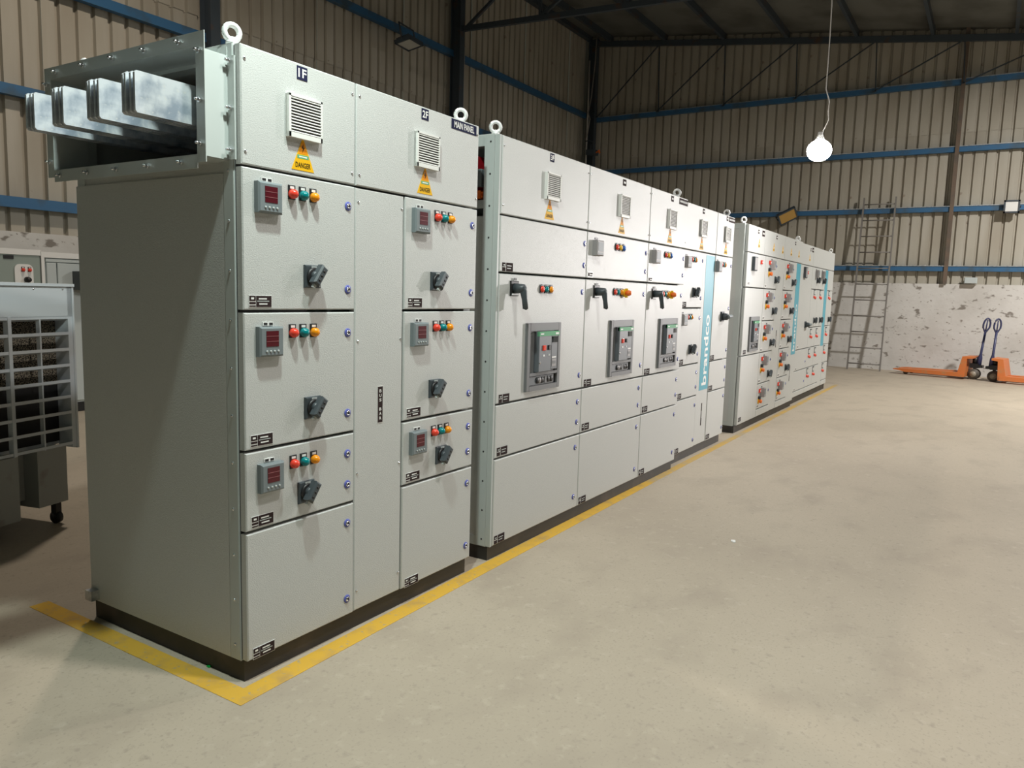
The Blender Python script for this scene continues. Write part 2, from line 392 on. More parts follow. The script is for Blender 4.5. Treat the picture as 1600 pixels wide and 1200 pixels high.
def m_estop(b):
    b.lathe([(.034, 0), (.032, .005), (.024, .008)], 'yellow', 18); b.lathe([(.016, .006), (.018, .018), (.022, .028), (.020, .036), (.010, .041)], 'orange', 16)
def m_estop_red(b):
    b.lathe([(.026, 0), (.026, .008), (.022, .012)], 'yellow', 18); b.lathe([(.014, .010), (.017, .024), (.020, .034), (.014, .048), (.006, .052)], 'orange', 16)
    b.box(-.006, .006, -.030, -.010, -.030, .030, 'yellow')
def m_selector(b):
    b.lathe([(.021, 0), (.021, .008), (.017, .012)], 'black', 14); b.box(-.006, .006, -.026, -.01, -.018, .018, 'dark_grey')
def m_pilot(b):
    b.cbox(-.021, .021, -.016, 0, -.021, .021, 'red', .004); b.box(-.009, .009, -.018, -.015, -.009, .009, 'white')
def m_bracket_label(b):
    b.box(-.055, .055, -.003, 0, .024, .040, 'dark_grey'); b.box(-.055, -.033, -.003, 0, -.036, .040, 'dark_grey'); b.box(-.055, .045, -.003, 0, -.040, -.028, 'dark_grey')
def m_acb(b):
    W2, H2 = .1815, .1815
    o = .150  # opening half width and its z range
    z0, z1 = -.085, .140
    # bezel ring
    b.cbox(-W2, -o, -.016, 0, -H2, H2, 'acb', .003); b.cbox(o, W2, -.016, 0, -H2, H2, 'acb', .003)
    b.box(-o, o, -.016, 0, z1, H2, 'acb'); b.box(-o, o, -.016, 0, -.100, z0, 'acb'); b.box(-o, o, -.016, 0, -H2, -.155, 'acb')
    b.box(-o, o, -.002, 0, -H2, z1+.02, 'black')
    # left inset, breaker face, right inset
    b.box(-o+.002, -.098, -.008, 0, z0, z1-.006, 'acb')
    b.cbox(-.090, .045, -.034, 0, z0+.004, z1-.004, 'acb_face', .003); b.cbox(.058, .128, -.026, 0, z0+.010, z1-.004, 'acb_face', .003)
    b.box(.045, .058, -.024, 0, z0+.13, z1-.004, 'acb')
    b.box(-.090, .128, -.0355, -.02, z1-.028, z1-.004, 'green_band'); b.box(-.080, -.045, -.0362, -.035, z1-.020, z1-.013, 'white'); b.box(.085, .120, -.0362, -.035, z1-.022, z1-.011, 'white')
    b.cbox(-.052, -.024, -.042, -.03, .034, .062, 'red', .003); b.cbox(.004, .030, -.042, -.03, .036, .062, 'black', .003)
    b.box(-.046, -.030, -.036, -.03, .002, .012, 'white'); b.box(.010, .026, -.036, -.03, .004, .013, 'button'); b.lathe([(.006, .033), (.006, .037)], 'chrome', 8, Matrix.Translation((-.078, 0, -.03)))
    b.box(.068, .122, -.030, -.02, .074, .106, 'acb_glass'); b.box(.064, .112, -.0275, -.02, -.012, -.004, 'white')
    b.box(.066, .112, -.0275, -.02, -.058, -.018, 'meter_light'); b.box(.072, .106, -.0285, -.027, -.044, -.028, 'acb')
    # lower tray
    b.box(-o+.004, o-.03, -.010, 0, -.150, -.106, 'acb_face'); b.box(o-.03, o, -.004, 0, -.152, -.104, 'black')
    for x, c in ((-.06, 'black'), (-.04, 'meter_light'), (-.012, 'black'), (.055, 'black'), (.09, 'black')): b.lathe([(.017, .009), (.017, .015), (.012, .018)], c, 14, Matrix.Translation((x, 0, -.128)))
    b.box(.015, .04, -.014, -.008, -.146, -.112, 'acb')
def m_meter_side(b):
    b.cbox(-.037, .037, -.045, 0, -.052, .052, 'meter_light', .005); b.box(-.027, .027, -.0462, -.043, -.020, .040, 'meter'); b.box(-.020, .020, -.003, 0, .055, .066, 'black')
def m_meter_plain(b):
    b.cbox(-.048, .048, -.034, 0, -.046, .046, 'meter_light', .006); b.box(-.034, .034, -.0352, -.033, -.018, .034, 'meter'); b.box(-.030, .030, -.0352, -.033, -.036, -.028, 'meter')
    b.box(-.020, .020, -.003, 0, .050, .062, 'black')
def m_meter_big(b):
    b.cbox(-.062, .062, -.03, 0, -.072, .072, 'dark_grey', .006); b.box(-.050, .050, -.0315, -.028, -.060, .060, 'meter_light')
def m_eye(b):
    b.lathe([(.020, 0), (.020, .008), (.010, .010), (.010, .022)], 'zinc_bright', 12, Matrix.Rotation(-PI/2, 4, 'X'))
    b.tube([(.024*math.cos(a), 0, .036+.024*math.sin(a)) for a in [2*PI*k/18 for k in range(18)]], .0095, 'zinc_bright', 8, True)

def part(kind, *a):
    F = dict(lock=('lock', m_lock), handle=('rotary_handle', m_handle(.62)), handle_up=('rotary_handle', m_handle(.25)), lever=('lever_handle', m_lever), lever_side=('lever_handle', m_lever_side),
             vent=('vent_grille', m_vent), danger=('danger_sticker', m_danger), danger_s=('danger_sticker', m_danger_small), bustag=('busbar_tag', m_busbar_tag), screw=('screw', m_screw), estop=('emergency_stop_button', m_estop),
             estop_red=('emergency_stop_button', m_estop_red), selector=('selector_switch', m_selector), pilot=('indicator_lamp', m_pilot), bracket=('label_plate', m_bracket_label), acb=('circuit_breaker', m_acb),
             meter=('meter', m_meter('meter', .1, .1, .024)), meter_b=('meter', m_meter_plain), meter_c=('meter', m_meter_big), meter_d=('meter', m_meter_side),
             red=('indicator_lamp', m_lamp('red')), teal=('indicator_lamp', m_lamp('teal_lens')), amber=('indicator_lamp', m_lamp('amber')),
             redb=('indicator_lamp', m_lamp_small('red')), tealb=('indicator_lamp', m_lamp_small('teal_lens')), amberb=('indicator_lamp', m_lamp_small('amber')), yellowb=('indicator_lamp', m_lamp_small('yellow')), blueb=('indicator_lamp', m_lamp_small('blue_lens')),
             plate=('label_plate', m_plate(.094, .040)), plate_b=('label_plate', m_plate_far(.096, .042)), plate_w=('label_plate', m_plate_white), plate_s=('label_plate', m_plate_dark(.05, .04)))
    n, f = F[kind]
    return n, shared(kind, f), n
NAMES = {}
def fit(door, kind, x, z, y=0):
    """sub-part of a door at cabinet x, z (door knows its own origin)"""
    if isinstance(kind, tuple):
        key, fn, nm = kind; me = shared(key, fn)
    else:
        nm, me, _ = part(kind)
    d = NAMES[door]
    return put(nm, me, door, (x-d[0], y, z-d[1]))
def door(root, X0, x0, x1, z0, z1, name='door', gx=.003, gz=.005, th=.028, y=0, mat_='paint'):
    """door leaf with its own edges; coordinates in world x / z, root stands at X0"""
    b = MB(); w = x1-x0-2*gx; h = z1-z0-2*gz
    b.cbox(0, w, 0, th, 0, h, mat_, .004)
    o = put(name, b, root, (x0+gx-X0, y, z0+gz)); NAMES[o] = (x0+gx, z0+gz); return o
def carcass(root, w, d, H, zb, left_open=None, y0=.033, name='frame'):
    """frame members, side, back and top sheets; left_open = (z0, z1) leaves the left side open there"""
    t = .05
    b = MB()
    for x in (0, w-t):
        for y in (y0, d-t): b.box(x, x+t, y, y+t, zb, H-.002, 'paint_smooth')
    for z in (zb, H-t-.002):
        b.box(t, w-t, y0, y0+t, z, z+t, 'paint_smooth'); b.box(t, w-t, d-t, d, z, z+t, 'paint_smooth')
        for x in (0, w-t): b.box(x, x+t, y0+t, d-t, z, z+t, 'paint_smooth')
    put('frame', b, root)
    put('top_sheet', MB().box(.004, w-.004, y0+.004, d-.004, H-.0015, H+.004, 'paint'), root)
    put('back_panel', MB().box(t, w-t, d-.02, d-.004, zb+t, H-t, 'paint'), root)
    b = MB(); b.box(.02, w-.02, .12, .13, zb+.02, (left_open[0] if left_open else H-.06), 'paint_smooth'); put('mounting_plate', b, root)
    put('side_panel', MB().box(w-.014, w-.003, y0+t, d-t, zb+t, H-t, 'paint'), root)
    zt = left_open[0] if left_open else H-t
    put('side_panel', MB().box(.004, .016, y0+t, d-t, zb+.006, zt, 'paint'), root)
    if left_open and left_open[1] < H-t-.003: put('side_panel', MB().box(.004, .016, y0+t, d-t, left_open[1], H-t, 'paint'), root)
def plinth(root, w, d, zb, y0=.022, x0=.004):
    b = MB(); b.box(x0, w-.012, y0, y0+.05, 0, zb, 'plinth'); b.box(x0, w-.012, d-.05, d-.01, 0, zb, 'plinth')
    b.box(x0, x0+.05, y0+.05, d-.05, 0, zb, 'plinth'); b.box(w-.062, w-.012, y0+.05, d-.05, 0, zb, 'plinth'); put('plinth', b, root)
def eyes(root, pts):
    me = shared('eye', m_eye)
    for x, y, z, rz in pts: put('lifting_eye', me, root, (x, y, z), (0, 0, rz))

H = 2.12; ZB = .074
# ------------------------------------------------------------------ cabinet 1 (nearest, MAIN PANEL)
A = thing('switchgear_cabinet', 'nearest grey switchgear cabinet, marked 1F, 2F and MAIN PANEL, with busbars sticking out', 'cabinet', (0, 0, 0))
carcass(A, 1.32, .95, H, ZB, left_open=(1.762, 2.10)); plinth(A, 1.32, .95, ZB)
X0 = 0
d1 = door(A, X0, 0, .517, 1.746, H, 'top_cover', gz=.003); d2 = door(A, X0, .517, 1.32, 1.746, H, 'top_cover', gz=.003)
fit(d1, ('tag1F', m_tag('1F', .046, .044), 'number_tag'), .256, 2.086); fit(d2, ('tag2F', m_tag('2F', .046, .044), 'number_tag'), .923, 2.088)
fit(d2, ('tagMP', m_tag('MAIN PANEL', .188, .042), 'name_tag'), 1.2, 2.090)
fit(d1, 'vent', .258, 1.936); fit(d2, 'vent', .931, 1.940); fit(d1, 'danger', .258, 1.763); fit(d2, 'danger', .929, 1.766)
for o, xs in ((d1, (.018, .498)), (d2, (.537, 1.302))):
    for x in xs:
        for z in (1.79, 2.075): fit(o, 'screw', x, z)
bus = door(A, X0, .517, .803, ZB, 1.746, 'busbar_chamber_cover', y=.004)
fit(bus, 'bustag', .666, .902)
for x in (.536, .787):
    for z in (.16, .64, 1.163, 1.69): fit(bus, 'screw', x, z)
ZR = (1.746, 1.28, .812, .533, ZB)
for ci, (xa, xb, xm, xl, xlab, xk) in enumerate(((0, .517, .100, (.206, .254, .303), .070, .477), (.803, 1.32, .896, (1.012, 1.059, 1.107), .873, 1.279))):
    hx = ((.297, 1.402), (.297, .932), (.265, .626)) if ci == 0 else ((1.012, 1.405), (1.012, .937), (1.068, .630))
    for r in range(4):
        d = door(A, X0, xa, xb, ZR[r+1], ZR[r])
        zk = ((1.667, 1.36), (1.198, .89), (.731, .61), (.455, .147))[r]
        for z in zk: fit(d, 'lock', xk, z)
        fit(d, 'plate', xlab, (1.313, .846, .566, .098)[r])
        if r < 3:
            zm = (1.652, 1.179, .713)[r]; fit(d, 'meter', xm, zm)
            for k, c in enumerate(('red', 'teal', 'amber')): fit(d, c, xl[k], (1.678, 1.205, .740)[r])
            fit(d, 'handle', *hx[r])
put('side_cover', MB().box(-.0025, .0035, .084, .956, ZB+.002, 1.722, 'paint'), A)
# corner strip with screws on the left side
put('corner_strip', MB().box(-.003, .0005, .034, .082, ZB+.004, H-.002, 'paint_smooth'), A)
for k in range(11): put('screw', shared('screw', m_screw), A, (-.003, .058, .13+k*.16), (0, 0, -PI/2))
put('gasket_shadow', MB().box(.0035, .30, .0285, .0325, ZB+.006, H-.006, 'black'), A)  # black sheet for the gasket and the shadow it leaves in the gap
put('earth_lug', MB().box(-.035, .002, .90, .945, .085, .125, 'zinc'), A)
# duct with flange and busbars
b = MB(); x0, x1 = -.115, .004; ya, yb, za, zb = .055, .885, 1.762, 2.080
b.box(x0, x1, ya-.003, ya, za, zb, 'paint_smooth'); b.box(x0, x1, yb, yb+.003, za, zb, 'paint_smooth'); b.box(x0, x1, ya, yb, za-.003, za, 'paint_smooth'); b.box(x0, x1, ya, yb, zb, zb+.003, 'paint_smooth')
duct = put('busbar_duct', b, A)
b = MB(); f = .042
b.box(x0-.003, x0, ya-f, ya, za-f*.6, zb+f, 'paint_smooth'); b.box(x0-.003, x0, yb, yb+f, za-f*.6, zb+f, 'paint_smooth'); b.box(x0-.003, x0, ya, yb, zb, zb+f, 'paint_smooth'); b.box(x0-.003, x0, ya, yb, za-f, za, 'paint_smooth')
put('flange', b, duct)
b = MB(); b.box(-.006, .0, ya-.035, ya-.003, za, zb, 'paint_smooth'); b.box(-.006, 0, ya, yb, zb+.003, zb+.03, 'paint_smooth'); put('inner_flange', b, duct)
def m_bolt(b):
    b.lathe([(.0095, 0), (.0095, .007), (.0085, .008)], 'chrome', 6, smooth=False); b.lathe([(.0045, .008), (.0045, .020)], 'chrome', 8); b.lathe([(.0095, -.010), (.0095, -.003)], 'chrome', 6, smooth=False)
bm = shared('bolt', m_bolt)
for k in range(5): put('bolt', bm, duct, (x0-.003, .13+k*.178, zb+f*.5), (0, 0, -PI/2)); 
for k in range(5): put('bolt', bm, duct, (x0-.003, .13+k*.178, za-f*.5), (0, 0, -PI/2))
for z in (za+.03, (za+zb)/2, zb-.015):
    put('bolt', bm, duct, (x0-.003, ya-f*.5, z), (0, 0, -PI/2)); put('bolt', bm, duct, (x0-.003, yb+f*.5, z), (0, 0, -PI/2)); put('bolt', bm, duct, (-.006, ya-.018, z), (0, 0, -PI/2))
bar_m = MB(); bar_m.prism([(-.64, .012), (-.60, 0), (0, 0), (.0, .12), (-.60, .12), (-.64, .108)], 0, .010, 'busbar', 'y'); 
bar_m = MB(); bar_m.prism([(.006, 0), (.66, 0), (.66, .118), (.006, .118), (0, .112), (0, .006)], 0, .009, 'busbar', 'y'); bar_me = bar_m.mesh('busbar')
for g, (y, n) in enumerate(((.080, 4), (.265, 4), (.465, 4), (.640, 3))):
    for k in range(n): put('busbar', bar_me, A, (-.30-.004*(k == 2), y+k*.0195, 1.852))
put('busbar_support', MB().box(.30, .33, .06, .88, 1.81, 1.85, 'red_sleeve'), A)
eyes(A, ((.02, .06, H+.004, -.3), (1.255, .06, H+.004, -.9), (.02, .90, H+.004, .5)))

# ------------------------------------------------------------------ cabinet 2 (three breaker columns)
XB = 1.50
B = thing('switchgear_cabinet', 'wide grey switchgear cabinet with three large circuit breakers and lever handles', 'cabinet', (XB, 0, 0))
carcass(B, 2.65, .95, H, .072, left_open=(1.735, 2.07)); plinth(B, 2.65, .95, .072)
BX = (1.515, 2.457, 3.402, 4.15); BZ = (1.743, 1.463, .806, .528, .072)
put('corner_strip', MB().box(-.003, .0005, .034, .090, .075, H-.002, 'paint_smooth'), B)
put('front_strip', MB().box(0, .0135, .004, .034, .075, H-.002, 'paint_smooth'), B)
b = MB(); b.lathe([(.005, 0), (.005, .0006)], 'black', 8); hole = b.mesh('bolt_hole')
for k in range(14): put('bolt_hole', hole, B, (-.003, .055, .11+k*.152), (0, 0, -PI/2))
for c in range(3):
    xa, xb = BX[c], BX[c+1]; xk = (2.412, 3.347, 4.098)[c]
    t = door(B, XB, xa, xb, BZ[0], H, 'top_cover', gz=.003)
    vx = (2.008, 2.952, 3.812)[c]
    fit(t, 'vent', vx, 1.934); fit(t, 'danger', vx-.015, 1.763)
    if c == 0: fit(t, ('tag3F', m_tag('3F', .044, .042), 'number_tag'), 2.004, 2.087)
    else: fit(t, 'plate_s', (0, 2.951, 3.812)[c], 2.084)
    if c == 2: fit(t, ('plate_long', m_plate_dark(.19, .045), 'name_tag'), 4.05, 2.086)
    for x in (xa+.018, xb-.018):
        for z in (1.79, 2.07): fit(t, 'screw', x, z)
    d = door(B, XB, xa, xb, BZ[1], BZ[0])
    for z in (1.664, 1.538): fit(d, 'lock', xk+.012, z)
    if c == 0: fit(d, 'plate_b', xa+.075, 1.492)
    else:
        fit(d, 'plate_w', xa+.055, 1.488); mx = (0, 2.575, 3.515)[c]; fit(d, 'meter_b', mx, 1.648)
        for k, q in enumerate(('redb', 'yellowb', 'blueb')): fit(d, q, (0, 2.868, 3.725)[c]+k*.053, 1.672)
    d = door(B, XB, xa, xb, BZ[2], BZ[1])
    for z in (1.382, .889): fit(d, 'lock', xk+.003, z)
    fit(d, 'lever', (1.655, 2.600, 3.535)[c], 1.388)
    lx = (1.932, 2.868, 3.705)[c]
    for k, q in enumerate(('redb', 'tealb', 'amberb')): fit(d, q, lx+k*.049, 1.389)
    if c: fit(d, 'estop_red', lx+.150, 1.386)
    fit(d, 'acb', (1.962, 2.995, 3.843)[c], 1.028); fit(d, 'plate_b', xa+.075, .834)
    d = door(B, XB, xa, xb, BZ[3], BZ[2])
    for z in (.729, .607): fit(d, 'lock', xk-.005, z)
    fit(d, 'plate_b', xa+.07, .563)
    d = door(B, XB, xa, xb, BZ[4], BZ[3])
    for z in (.452, .147): fit(d, 'lock', xk-.012, z)
    fit(d, 'plate_b', xa+.065, .103)
# what shows through the open side: sleeved bars and an insulator block
b = MB(); b.prism([(.006, 1.80), (.30, 1.80), (.30, 2.03), (.02, 2.03), (.02, 1.98)], .155, .165, 'red_sleeve'); put('sleeved_busbar', b, B)
put('insulator_block', MB().box(.020, .10, .125, .150, 1.822, 1.862, 'orange').box(.028, .09, .118, .125, 1.828, 1.838, 'orange').box(.028, .09, .118, .125, 1.846, 1.856, 'orange'), B)
put('bracket', MB().box(.018, .30, .10, .34, 1.775, 1.815, 'paint_smooth'), B)
put('support_block', MB().cbox(0, .028, -.03, .02, 0, .085, 'meter', .003), B, (.018, .150, 1.880))
eyes(B, ((.035, .055, H+.004, -.9), (2.56, .06, H+.004, -.9), (.035, .9, H+.004, -.9)))

# ------------------------------------------------------------------ cabinet 3 (with blue strip, set back a little)
XC, YC = 4.155, .05
B2 = thing('switchgear_cabinet', 'narrow grey switchgear cabinet with blue strip lettered in white, beside the three-breaker cabinet', 'cabinet', (XC, YC, 0))
carcass(B2, 1.44, .9, H, .079); plinth(B2, 1.44, .9, .079, .03)
t = door(B2, XC, 4.16, 5.07, 1.752, H, 'top_cover', gz=.003); fit(t, 'vent', 4.682, 1.943); fit(t, 'danger', 4.672, 1.770); fit(t, 'plate_s', 4.68, 2.085)
t2 = door(B2, XC, 5.07, 5.585, 1.752, H, 'top_cover', gz=.003); fit(t2, 'vent', 5.362, 1.945); fit(t2, 'danger', 5.352, 1.772); fit(t2, ('plate_long', None, 'name_tag'), 5.49, 2.088); fit(t2, 'plate_s', 5.35, 2.09)
Z4 = (1.752, 1.284, .814, .533, .079)
for r in range(4):
    d = door(B2, XC, 4.16, 4.757, Z4[r+1], Z4[r])
    for z in ((1.678, 1.367), (1.199, .894), (.735, .610), (.451, .146))[r]: fit(d, 'lock', 4.722, z)
    if r < 2:
        fit(d, 'meter_b', (4.318, 4.298)[r], (1.652, 1.19)[r])
        for k, q in enumerate(('redb', 'tealb', 'amberb')): fit(d, q, (4.443, 4.417)[r]+k*.05, (1.678, 1.210)[r])
        fit(d, 'handle', (4.545, 4.530)[r], (1.412, .942)[r])
    fit(d, 'plate_b', 4.32, (1.313, .846, .566, .11)[r])
bus = door(B2, XC, 4.757, 5.07, .079, 1.752, 'busbar_chamber_cover', y=.004)
b = MB(); b.box(-.118, .118, -.0015, 0, -.585, .585, 'teal'); b.text('brandco', 0, -.235, .125, 'white', -.0022, rot=PI/2, width=.62)
put('blue_strip', b, bus, (4.945-NAMES[bus][0], 0, 1.15-NAMES[bus][1]))
fit(bus, ('bustag_far', lambda b: m_plate_dark(.02, .2)(b), 'busbar_tag'), 4.93, .345)
Z6 = (1.752, .807, .53, .079)
for r in range(3):
    d = door(B2, XC, 5.07, 5.585, Z6[r+1], Z6[r])
    for z in ((1.672, 1.278, .888), (.728, .605), (.452, .147))[r]: fit(d, 'lock', 5.545, z)
    fit(d, 'plate_b', 5.135, (.838, .562, .115)[r])
    if r == 0:
        fit(d, 'meter_b', 5.13, 1.65)
        for k, q in enumerate(('redb', 'tealb', 'amberb')): fit(d, q, 5.25+k*.05, 1.674)
        fit(d, 'lever_side', 5.355, 1.205)
eyes(B2, ((1.36, .06, H+.004, -.9),))

# ------------------------------------------------------------------ cabinet 4
XD, YD = 6.12, .07
Cc = thing('switchgear_cabinet', 'grey switchgear cabinet with one breaker, orange stop buttons and a blue strip', 'cabinet', (XD, YD, 0))
carcass(Cc, 2.60, .9, H, ZB); plinth(Cc, 2.60, .9, ZB)
put('corner_strip', MB().box(-.003, .0005, .034, .09, ZB, H-.002, 'paint_smooth'), Cc)
CX = (6.15, 6.88, 7.43, 7.77, 8.30, 8.715)
ZC = (1.845, 1.491, 1.140, .791, .442, .160, ZB)
for (xa, xb, dg) in ((6.15, 6.80, (6.57,)), (6.80, 7.72, (7.2, 7.63)), (7.72, 8.715, (8.07, 8.50))):
    t = door(Cc, XD, xa, xb, 1.845, H, 'top_cover', gz=.003)
    for x in dg: fit(t, 'danger_s', x, 1.912)
    fit(t, 'plate_s', (xa+xb)/2+.05, 2.07)
    if xa < 6.2: fit(t, ('plate_sq', m_plate_dark(.10, .06), 'name_tag'), 6.72, 2.065)
d = door(Cc, XD, 6.15, 6.88, 1.491, 1.845); fit(d, 'meter_c', 6.40, 1.735); fit(d, 'pilot', 6.70, 1.765); fit(d, 'plate_w', 6.26, 1.53)
d = door(Cc, XD, 6.15, 6.88, .791, 1.491); fit(d, 'acb', 6.56, 1.01); fit(d, 'plate_b', 6.26, .83)
d = door(Cc, XD, 6.15, 6.88, ZB, .791); fit(d, 'plate_b', 6.24, .13)
def unit(root, X, xa, xb, z0, z1, cx, cz, hx, hz, ex, ez):
    d = door(root, X, xa, xb, z0, z1)
    fit(d, 'pilot', cx-.062, cz+.028); fit(d, 'selector', cx-.078, cz-.048); fit(d, 'meter_d', cx+.028, cz+.005); fit(d, 'estop', ex, ez)
    fit(d, 'plate_w', xa+.06, z0+.032); fit(d, 'lock', xb-.05, cz)
    if hx: fit(d, 'handle', hx, hz)
U2 = ((7.12, 1.750, 7.36, 1.598, 7.06, 1.655), (7.09, 1.395, 7.34, 1.245, 7.02, 1.298), (7.075, 1.042, 7.33, .887, 7.003, .945), (7.06, .692, 7.31, .533, 6.985, .596), (7.04, .335, None, None, 6.965, .248))
U3 = ((7.985, 1.748, 8.24, 1.590, 7.915, 1.652), (7.96, 1.395, 8.225, 1.243, 7.9, 1.299), (7.945, 1.042, 8.21, .893, 7.875, .948), (7.925, .692, 8.18, .545, 7.85, .600), (7.905, .338, None, None, 7.83, .258))
for r in range(5):
    unit(Cc, XD, 6.88, 7.43, ZC[r+1], ZC[r], *U2[r]); unit(Cc, XD, 7.77, 8.30, ZC[r+1], ZC[r], *U3[r])
door(Cc, XD, 6.88, 7.43, ZB, .160); door(Cc, XD, 7.77, 8.30, ZB, .160)
bus = door(Cc, XD, 7.43, 7.77, ZB, 1.845, 'busbar_chamber_cover', y=.003); fit(bus, ('bustag_far', None, 'busbar_tag'), 7.60, .92)
bus = door(Cc, XD, 8.30, 8.715, ZB, 1.845, 'busbar_chamber_cover', y=.003)
b = MB(); b.box(-.115, .115, -.0015, 0, -.575, .575, 'teal'); b.text('brandco', 0, -.235, .11, 'white', -.0022, rot=PI/2, width=.60)
put('blue_strip', b, bus, (8.56-NAMES[bus][0], 0, 1.262-NAMES[bus][1])); fit(bus, ('bustag_far', None, 'busbar_tag'), 8.45, .45)
eyes(Cc, ((.04, .06, H+.004, -.9), (2.53, .06, H+.004, -.9)))

# ------------------------------------------------------------------ cabinet 5 (last of the row)
XE, YE = 8.80, .10
Dd = thing('switchgear_cabinet', 'farthest grey switchgear cabinet of the row, with small red button groups', 'cabinet', (XE, YE, 0))
carcass(Dd, 2.42, .9, H, .085); plinth(Dd, 2.42, .9, .085)
t = door(Dd, XE, 8.82, 9.574, 1.847, H, 'top_cover', gz=.003); fit(t, 'danger_s', 9.33, 1.912); fit(t, 'plate_s', 9.36, 2.06); fit(t, ('plate_sq', None, 'name_tag'), 9.5, 2.065)
t = door(Dd, XE, 9.574, 11.21, 1.847, H, 'top_cover', gz=.003)
d = door(Dd, XE, 8.82, 9.574, .721, 1.847); fit(d, 'meter_c', 9.06, 1.745); fit(d, 'pilot', 9.24, 1.75); fit(d, 'lever_side', 9.33, 1.05); fit(d, 'plate_w', 8.95, .76)
for z0, z1 in ((.438, .721), (.163, .438), (.085, .163)):
    d = door(Dd, XE, 8.82, 9.574, z0, z1)
    if z1 > .2: fit(d, 'plate_w', 8.93, z0+.03); fit(d, 'lock', 9.5, z0+.1)
def m_reds(b):
    for k, (x, z) in enumerate(((-.055, .008), (0, 0), (.055, -.006))): b.lathe([(.019, 0), (.019, .008), (.014, .014)], 'red', 12, Matrix.Translation((x, 0, z)))
ZE = (1.847, 1.538, 1.004, .721, .438, .163)
for ci, (xa, xb) in enumerate(((9.574, 10.04), (10.04, 10.50), (10.775, 11.21))):
    for r in range(5):
        d = door(Dd, XE, xa, xb, ZE[r+1], ZE[r])
        cx = ((0, 9.82, 9.751, 9.731, 9.71), (0, 10.245, 10.171, 10.15, 10.125), (0, 10.94, 10.90, 10.865, 10.85))[ci][r]; cz = (0, 1.47, .915, .637, .36)[r]
        if r == 0:
            if ci < 2: fit(d, 'meter_d', (9.83, 10.27)[ci], 1.755); fit(d, 'handle_up', (9.93, 10.37)[ci], 1.665)
        else:
            fit(d, 'bracket', cx, cz+.03); fit(d, ('reds', m_reds, 'push_buttons'), cx+.01, cz-.045)
            if r == 1: fit(d, 'handle_up', (9.9, 10.33, 11.02)[ci], 1.10)
    door(Dd, XE, xa, xb, .085, .163)
bus = door(Dd, XE, 10.50, 10.775, .085, 1.847, 'busbar_chamber_cover', y=.003)
put('blue_strip', MB().box(-.1, .1, -.0015, 0, -.565, .565, 'teal'), bus, (10.655-NAMES[bus][0], 0, 1.27-NAMES[bus][1]))
eyes(Dd, ((.03, .06, H+.004, -.9), (2.36, .06, H+.004, -.9)))

# ------------------------------------------------------------------ floor line, scraps
FL = thing('floor_line', 'yellow painted line on the floor along the front of the cabinets', 'floor marking', (-.07, -.05, 0))
def stripe(pts, m):
    vs = []
    for o_, i_ in pts: vs += [(o_[0]+.07, o_[1]+.05, .0002), (i_[0]+.07, i_[1]+.05, .0002)]
    n = len(vs); vs += [(x, y, .0014) for x, y, z in vs]
    fs = []
    for k in range(n//2-1): a = 2*k; fs += [(a+n, a+2+n, a+3+n, a+1+n), (a, a+1, a+3, a+2), (a, a+2, a+2+n, a+n), (a+1, a+1+n, a+3+n, a+3)]
    fs += [(0, n, n+1, 1), (n-2, n-1, 2*n-1, 2*n-2)]
    b = MB(); b.add(vs, fs, m); put('painted_stripe', b, FL)
stripe([((-.105, -.095), (-.028, -.012)), ((1.3, -.070), (1.3, .012)), ((2.1, -.062), (2.1, .018)), ((3.6, -.042), (3.6, .026))], 'line_paint')
stripe([((3.6, -.040), (3.6, .024)), ((6.2, -.012), (6.2, .045)), ((12.0, .02), (12.0, .085))], 'line_worn')
stripe([((-.028, -.012), (-.105, -.095)), ((-.028, 1.25), (-.105, 1.25))], 'line_paint')
tag(put('scrap', MB().box(-.012, .012, -.004, .004, 0, .006, 'green_scrap').box(-.004, .004, .0, .012, .0, .004, 'green_scrap'), None, (.005, .21, .0), (0, 0, .5)), 'tiny bright green scrap at the foot of the nearest cabinet', 'scrap')
tag(put('scrap', MB().box(-.02, .02, -.008, .008, 0, .004, 'white').box(-.012, .016, .006, .016, .001, .005, 'white'), None, (2.6, -.93, 0), (0, 0, .3)), 'tiny white paper scrap lying on the open floor', 'scrap')

# ------------------------------------------------------------------ air cooler at the left
K = thing('air_cooler', 'pale blue-grey evaporative air cooler with open louvre grille, on castors', 'air cooler', (.56, 2.26, 0), math.radians(15))
# local: x along the face (right end at .12), -y = front
uL, uR = -.82, .115
b = MB(); b.box(uL+.02, uR-.02, .035, .62, .44, 1.30, 'cooler_white')
K_ = put('body', MB().box(uL+.02, uR-.012, .10, .62, .44, 1.30, 'cooler_white'), K)
b = MB(); b.box(uL, uR, 0, .10, 1.165, 1.33, 'cooler_white'); b.box(uL-.01, uR+.012, -.012, .64, 1.33, 1.345, 'cooler_white'); put('hood', b, K)
for x in (-.62, -.37, -.12, .06): put('screw', shared('screw', m_screw), K, (x, 0, 1.315))
put('cooling_pad', MB().box(uL+.03, uR-.03, .092, .10, .80, 1.165, 'pad'), K)
put('interior_shade', MB().box(uL+.03, uR-.03, .092, .10, .46, .80, 'black'), K)  # black sheet stands in for the shade inside the cooler
b = MB(); b.box(uR-.028, uR, 0, .10, .43, 1.33, 'cooler_white'); b.box(uR, uR+.012, -.004, .12, .42, 1.33, 'cooler_white'); put('side_rail', b, K)
for k in range(9):
    z = 1.165-k*.0885
    b = MB(); b.prism([(0, z-.012), (.004, z-.013), (.050, z-.024), (.050, z-.020), (.004, z+.004), (0, z+.004)], uL, uR-.028, 'cooler_white', 'x'); put('louvre_slat', b, K)
for x in (-.645, -.268): put('grille_post', MB().box(x-.010, x+.010, -.003, .030, .44, 1.17, 'cooler_white'), K)
